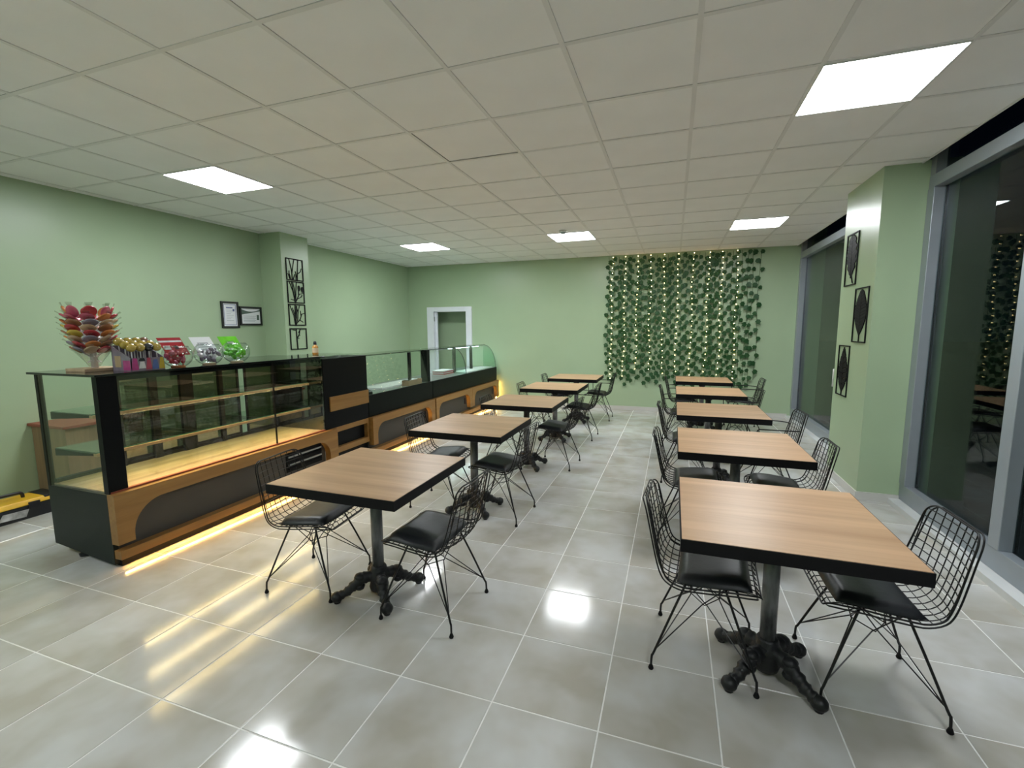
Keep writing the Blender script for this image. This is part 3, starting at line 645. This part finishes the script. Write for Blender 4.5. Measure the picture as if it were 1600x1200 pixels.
bowl(.98, .104, 'candy_violet', 'candy_white', 'pale violet', 'paper', 'white sign card behind the bowl of pale violet candies', [(.04,.13,.07,.09,'print_grey'), (.03,.14,.05,.058,'print_grey'), (.05,.12,.03,.038,'print_grey')])
bowl(1.225, .106, 'candy_green', 'candy_lime', 'green', 'candy_lime', 'bright green sign card behind the bowl of green candies', [(.05,.13,.06,.10,'candy_green'), (.06,.12,.07,.09,'candy_white'), (.03,.15,.02,.035,'candy_white')])
# ------------------------------------------------------------------ toolbox and low cabinet behind the case
t = thing('low_cabinet', 'low brown wooden cabinet standing against the left wall', 'cabinet', (-2.86, 1.05, 0))
part('side_panel', B(-3.10, -2.62, .74, .76, 0, .70), 'cabinet_wood', t); part('side_panel', B(-3.10, -2.62, 1.34, 1.36, 0, .70), 'cabinet_wood', t); part('front_panel', B(-2.64, -2.62, .76, 1.34, .05, .70), 'cabinet_wood', t)
part('top', B(-3.12, -2.60, .72, 1.38, .70, .725), 'red_edge', t, bevel=.003); part('back_panel', B(-3.10, -3.085, .76, 1.34, 0, .70), 'cabinet_wood', t)
t = thing('toolbox', 'black and yellow plastic toolbox on the floor by the left wall', 'toolbox', (-2.79, .30, 0)); T0, T1, U0, U1 = -2.92, -2.655, -.05, .69
part('body', MB().prism([(T0,0),(T1-.01,0),(T1,.16),(T0-.01,.16)], lambda p, q: Vector((p, U1, q*.74)), (0, U0-U1, 0)), 'black_plastic', t, bevel=.01)
part('lid', MB().prism([(T0-.01,.16),(T1+.004,.16),(T1-.02,.215),(T0+.02,.215)], lambda p, q: Vector((p, U1-.01, q*.74)), (0, U0-U1+.02, 0)), 'yellow_plastic', t, bevel=.008)
part('handle', MB().tube(sm([(-2.79,.14,.157),(-2.79,.15,.196),(-2.79,.20,.205),(-2.79,.43,.205),(-2.79,.48,.196),(-2.79,.49,.157)], 5), .013, 8), 'black_plastic', t, True)
part('latch', B(T1-.002, T1+.012, .10, .17, .09, .14), 'black_plastic', t); part('lid_end', B(T0+.01, T1-.012, .57, .675, .120, .162), 'black_plastic', t, bevel=.006); part('latch', B(T1-.002, T1+.012, .46, .53, .09, .14), 'black_plastic', t)
part('sticker', MB().prism([(.27,.035),(.44,.025),(.46,.085),(.30,.09)], lambda p, q: Vector((T1-.008+q*.085, p, q)), (.002,0,0)), 'sticker', t)
# ------------------------------------------------------------------ pictures
def frame_bars(y0, y1, z0, z1, x, b, dx):
    mb = MB(); xa, xb = min(x, x+dx), max(x, x+dx)
    mb.box(xa, xb, y0, y0+b, z0, z1); mb.box(xa, xb, y1-b, y1, z0, z1); mb.box(xa, xb, y0+b, y1-b, z0, z0+b); mb.box(xa, xb, y0+b, y1-b, z1-b, z1); return mb
def cert(y0, y1, z0, z1, label, green):
    t = thing('certificate', label, 'picture frame', (XL, (y0+y1)/2, z0), 'framed certificates')
    part('frame', frame_bars(y0, y1, z0, z1, XL, .024, .018), 'ebony', t); part('paper', B(XL, XL+.006, y0+.024, y1-.024, z0+.024, z1-.024), 'paper', t)
    x = XL+.006; a0, a1, c0, c1 = y0+.024, y1-.024, z0+.024, z1-.024
    if not green:
        part('printed_border', frame_bars(a0+.014, a1-.014, c0+.014, c1-.014, x, .006, .001), 'print_blue', t)
        for k in range(7): part('print', B(x, x+.001, a0+.05, a1-.05-.02*(k % 3), c1-.09-k*.022, c1-.085-k*.022), 'print_grey', t)
        part('print', B(x, x+.001, a0+.05, a1-.06, c1-.062, c1-.047), 'print_blue', t); part('stamp', B(x, x+.001, a1-.06, a1-.035, c1-.10, c1-.07), 'print_blue', t)
    else:
        W_ = [(a0+u*(a1-a0), c1-.012-.03*math.sin(u*PI)) for u in np.linspace(0, 1, 12)]; W2 = [(a0+u*(a1-a0), c1-.085+.05*u) for u in np.linspace(1, 0, 12)]
        part('printed_wave', MB().prism((W_+W2)[::-1], lambda p, q: Vector((x, p, q)), (.001,0,0)), 'print_green', t)
        for k in range(6): part('print', B(x, x+.001, a0+.03, a1-.07-.02*(k % 2), c1-.105-k*.014, c1-.101-k*.014), 'print_grey', t)
        part('stamp', B(x, x+.001, a1-.055, a1-.02, c0+.05, c0+.12), 'print_green', t)
cert(2.700, 2.950, 1.572, 1.912, 'upright black framed certificate with blue border on the left wall', False)
cert(2.965, 3.310, 1.606, 1.858, 'wide black framed certificate with dark green wave on the left wall', True)
xs = -2.75
def strip(mb, pts, w0, w1, x=xs, d=.008):
    n = len(pts)
    for i in range(n-1):
        a, b_ = Vector(pts[i]), Vector(pts[i+1]); t = (b_-a).normalized(); nn = Vector((-t.y, t.x)); wa = w0+(w1-w0)*i/(n-1); wb = w0+(w1-w0)*(i+1)/(n-1)
        a = a-t*.002; b_ = b_+t*.002
        mb.prism([a-nn*wa, b_-nn*wb, b_+nn*wb, a+nn*wa], lambda p, q: Vector((x, p, q)), (d,0,0))
TREE = {0: [[(.10,0),(.10,.12),(.06,.30)], [(.10,.10),(.15,.30)], [(.08,.0),(.05,.10),(.055,.13)], [(.06,.02),(.03,.09)], [(.19,0),(.20,.14),(.22,.30)], [(.20,.10),(.25,.13),(.27,.18)], [(.19,.05),(.16,.13)], [(.12,.02),(.15,.09)], [(.17,0),(.17,.10)]],
        1: [[(.13,0),(.10,.16),(.04,.30)], [(.13,0),(.13,.18),(.10,.30)], [(.14,0),(.15,.16),(.17,.30)], [(.15,.03),(.21,.13),(.30,.15)], [(.17,.06),(.24,.09),(.26,.12)], [(.12,.04),(.06,.05)], [(.11,.14),(.08,.30)], [(.20,.12),(.20,.20)]],
        2: [[(.12,0),(.12,.30)], [(.11,0),(.09,.14),(.03,.28)], [(.12,.02),(.20,.09),(.23,.16),(.28,.18)], [(.19,.08),(.25,.05)], [(.15,.06),(.17,.20),(.20,.28)], [(.12,.12),(.07,.25)], [(.17,.18),(.14,.27)], [(.22,.14),(.21,.21)], [(.13,.10),(.15,.28)]],
        3: [[(.125,0),(.12,.15),(.115,.30)], [(.12,.16),(.165,.21),(.18,.27)], [(.15,.20),(.18,.20)], [(.12,.27),(.06,.28)], [(.155,.24),(.19,.29)], [(.13,.16),(.16,.16)]]}
nmz = ['branch tips', 'two perched birds', 'crowded branches', 'bare trunk']
for k, z1 in enumerate((2.535, 2.222, 1.905, 1.565)):
    y0, y1, z0 = 3.43, 3.742, z1-.303
    t = thing('tree_panel', f'square black cutout panel with {nmz[k]} on the left column', 'wall art', (xs, (y0+y1)/2, z0), 'tree cutout panels')
    part('frame', frame_bars(y0, y1, z0, z1, xs, .014, .010), 'cut_metal', t)
    mb = MB()
    for pl in TREE[k]:
        thick = .010 if k >= 2 and pl[0][1] == 0 and .11 < pl[0][0] < .14 else .0055
        strip(mb, [(y0+p[0]*1.03, z0+p[1]) for p in pl], thick, thick*.65)
    part('branches', mb, 'cut_metal', t)
    if k == 1:
        for (by, bz) in ((.215, .21), (.275, .195)):
            part('bird', MB().prism([(y0+by+.022*math.cos(a)*(.8 if math.sin(a) < 0 else 1), z0+bz+.042*math.sin(a)) for a in np.linspace(0, 2*PI, 14, False)], lambda p, q: Vector((xs, p, q)), (.009,0,0)), 'cut_metal', t)
# leaf panels on the window pillar
xp = 3.94
def leafpanel(y0, y1, z0, z1, kind, label):
    t = thing('leaf_panel', label, 'wall art', (xp, (y0+y1)/2, z0), 'leaf cutout panels')
    part('frame', frame_bars(y0, y1, z0, z1, xp, .011, -.010), 'cut_metal', t)
    w_, h = y1-y0, z1-z0; cy = (y0+y1)/2
    f = lambda p, q: Vector((xp, cy+p*w_/2, z0+q*h))
    mb = MB()
    def hw(v):
        if kind == 0: return .80*math.sin(PI*min(max((v-.16)/.82, 0), 1))**.55*(1+.12*math.sin(v*46))
        if kind == 1: return .86*math.sin(PI*min(max((v-.10)/.88, 0), 1))**.9*(1-.25*max(0, v-.5))
        return .80*math.sin(PI*min(max((v-.06)/.90, 0), 1)**.8)**1.0*(1-.2*max(0, v-.5))
    v0 = .16 if kind == 0 else .10 if kind == 1 else .05
    tilt = .10 if kind == 0 else 0
    nseg = 15 if kind != 2 else 9; gap = .006 if kind == 0 else .010 if kind == 1 else .02
    V = np.linspace(v0, .97, nseg+1)
    for i in range(nseg):
        a, b_ = V[i]+gap*.3, V[i+1]-gap*.3
        for s in (-1, 1):
            pl = []
            for v in np.linspace(a, b_, 4): pl.append((s*.03+tilt*(v-.5), v-.02))
            for v in np.linspace(b_, a, 4): pl.append((s*max(.04, hw(v))+tilt*(v-.5), v+.03 if v < .93 else v))
            if s < 0: pl = pl[::-1]
            mb.prism(pl, f, (-.008, 0, 0))
    part('leaf_blade', mb, 'cut_metal', t)
    st_ = MB(); pts = [(0,.01),(-.02,.1),(0,.2),(tilt*.4,.95)] if kind else [(-.55,.03),(-.42,.05),(-.12,.20),(tilt*.45,.95)]
    for a, b_ in zip(pts[:-1], pts[1:]):
        st_.prism([(a[0]-.03, a[1]), (a[0]+.03, a[1]), (b_[0]+.02, b_[1]), (b_[0]-.02, b_[1])], f, (-.009, 0, 0))
    part('midrib', st_, 'cut_metal', t)
leafpanel(3.555, 3.86, 1.94, 2.435, 0, 'black cutout panel with broad ragged leaf, topmost on the pillar')
leafpanel(3.205, 3.53, 1.40, 1.898, 1, 'black cutout panel with pointed oval leaf, middle of the three on the pillar')
leafpanel(3.558, 3.857, .863, 1.363, 2, 'black cutout panel with open veined leaf, lowest on the pillar')
# ------------------------------------------------------------------ ivy garlands
ONES = ['', 'first', 'second', 'third', 'fourth', 'fifth', 'sixth', 'seventh', 'eighth', 'ninth', 'tenth', 'eleventh', 'twelfth', 'thirteenth', 'fourteenth', 'fifteenth', 'sixteenth', 'seventeenth', 'eighteenth', 'nineteenth', 'twentieth']
def nth(k): return ONES[k] if k <= 20 else 'twenty-'+ONES[k-20]
def leaf_mesh(seed):
    r = random.Random(seed); o = [(0,-.50),(.22,-.46),(.47,-.30),(.36,-.10),(.50,.10),(.28,.20),(.16,.34),(0,.55),(-.16,.34),(-.28,.20),(-.50,.10),(-.36,-.10),(-.47,-.30),(-.22,-.46)]
    o = [(p[0]*r.uniform(.9,1.1), p[1]*r.uniform(.92,1.08)) for p in o]
    V = [(0,0,.0)]+[(p[0], p[1], -.10*abs(p[0])-.06*p[1]**2) for p in o]; n = len(o)
    V2 = [(v[0], v[1], v[2]-.02) for v in V]
    F = [(0, 1+k, 1+(k+1) % n) for k in range(n)]; F2 = [tuple(i+n+1 for i in f[::-1]) for f in F]
    return MB().add(V+V2, F+F2).mesh('leaf', 'leaf_green', False)
leaves = [leaf_mesh(s) for s in range(4)]
rg = random.Random(5)
NS = 30
for k in range(NS):
    x = 1.17+k*(3.66-1.17)/(NS-1)+rg.uniform(-.02, .02)
    sparse = k >= NS-4
    zb = .46+rg.uniform(-.02, .14)+(.05 if sparse else 0)
    yy = YB-.045
    t = thing('ivy_garland', f'hanging artificial ivy garland, {nth(k+1)} from the doorway on the back wall', 'garland', (x, yy, zb), 'ivy garlands on the back wall')
    Z = np.linspace(2.83, zb, 14); ph = rg.uniform(0, 6)
    st_ = [(x+.012*math.sin(z*4+ph), yy, z) for z in Z]
    part('vine_stem', MB().tube(st_, .003, 4), 'stem_green', t)
    z = 2.80-rg.uniform(0, .08); s = 1
    while z > zb:
        px = x+.012*math.sin(z*4+ph)+s*rg.uniform(.012, .038)
        sz = rg.uniform(.072, .100)
        link('leaf', leaves[rg.randrange(4)], t, (px-x, -rg.uniform(.0, .03), z-zb), (PI/2+rg.uniform(-.1,.5), rg.uniform(-.35,.35), 0), (sz, sz, sz)).rotation_euler = Euler((PI/2+rg.uniform(-.35,.1), rg.uniform(2.4,3.9), rg.uniform(-.35,.35)), 'XYZ')
        z -= rg.uniform(.072, .108) if not sparse else rg.uniform(.12, .15); s = -s
# fairy lights
for k, x in enumerate((1.24, 1.47, 1.69, 1.92, 2.15, 2.38, 2.62, 2.87, 3.08, 3.32)):
    yy = YB-.085; zb = .60+rg.uniform(-.04, .12)
    t = thing('fairy_light_string', f'warm white fairy light string over the ivy, {nth(k+1)} from the doorway', 'string lights', (x, yy, zb), 'fairy light strings over the ivy')
    f = lambda z: x-.0+.012*math.sin(z*5+k)
    part('wire', MB().tube([(f(z), yy, z) for z in np.linspace(2.84, zb, 20)], .0012, 3), 'wire_dark', t)
    bl = MB(); z = 2.82
    while z > zb:
        bl.ball((f(z)+rg.uniform(-.008,.008), yy-.006, z), .0058, 6, 4); z -= rg.uniform(.080, .115)
    part('bulbs', bl, 'bulb', t, True, kind='stuff')
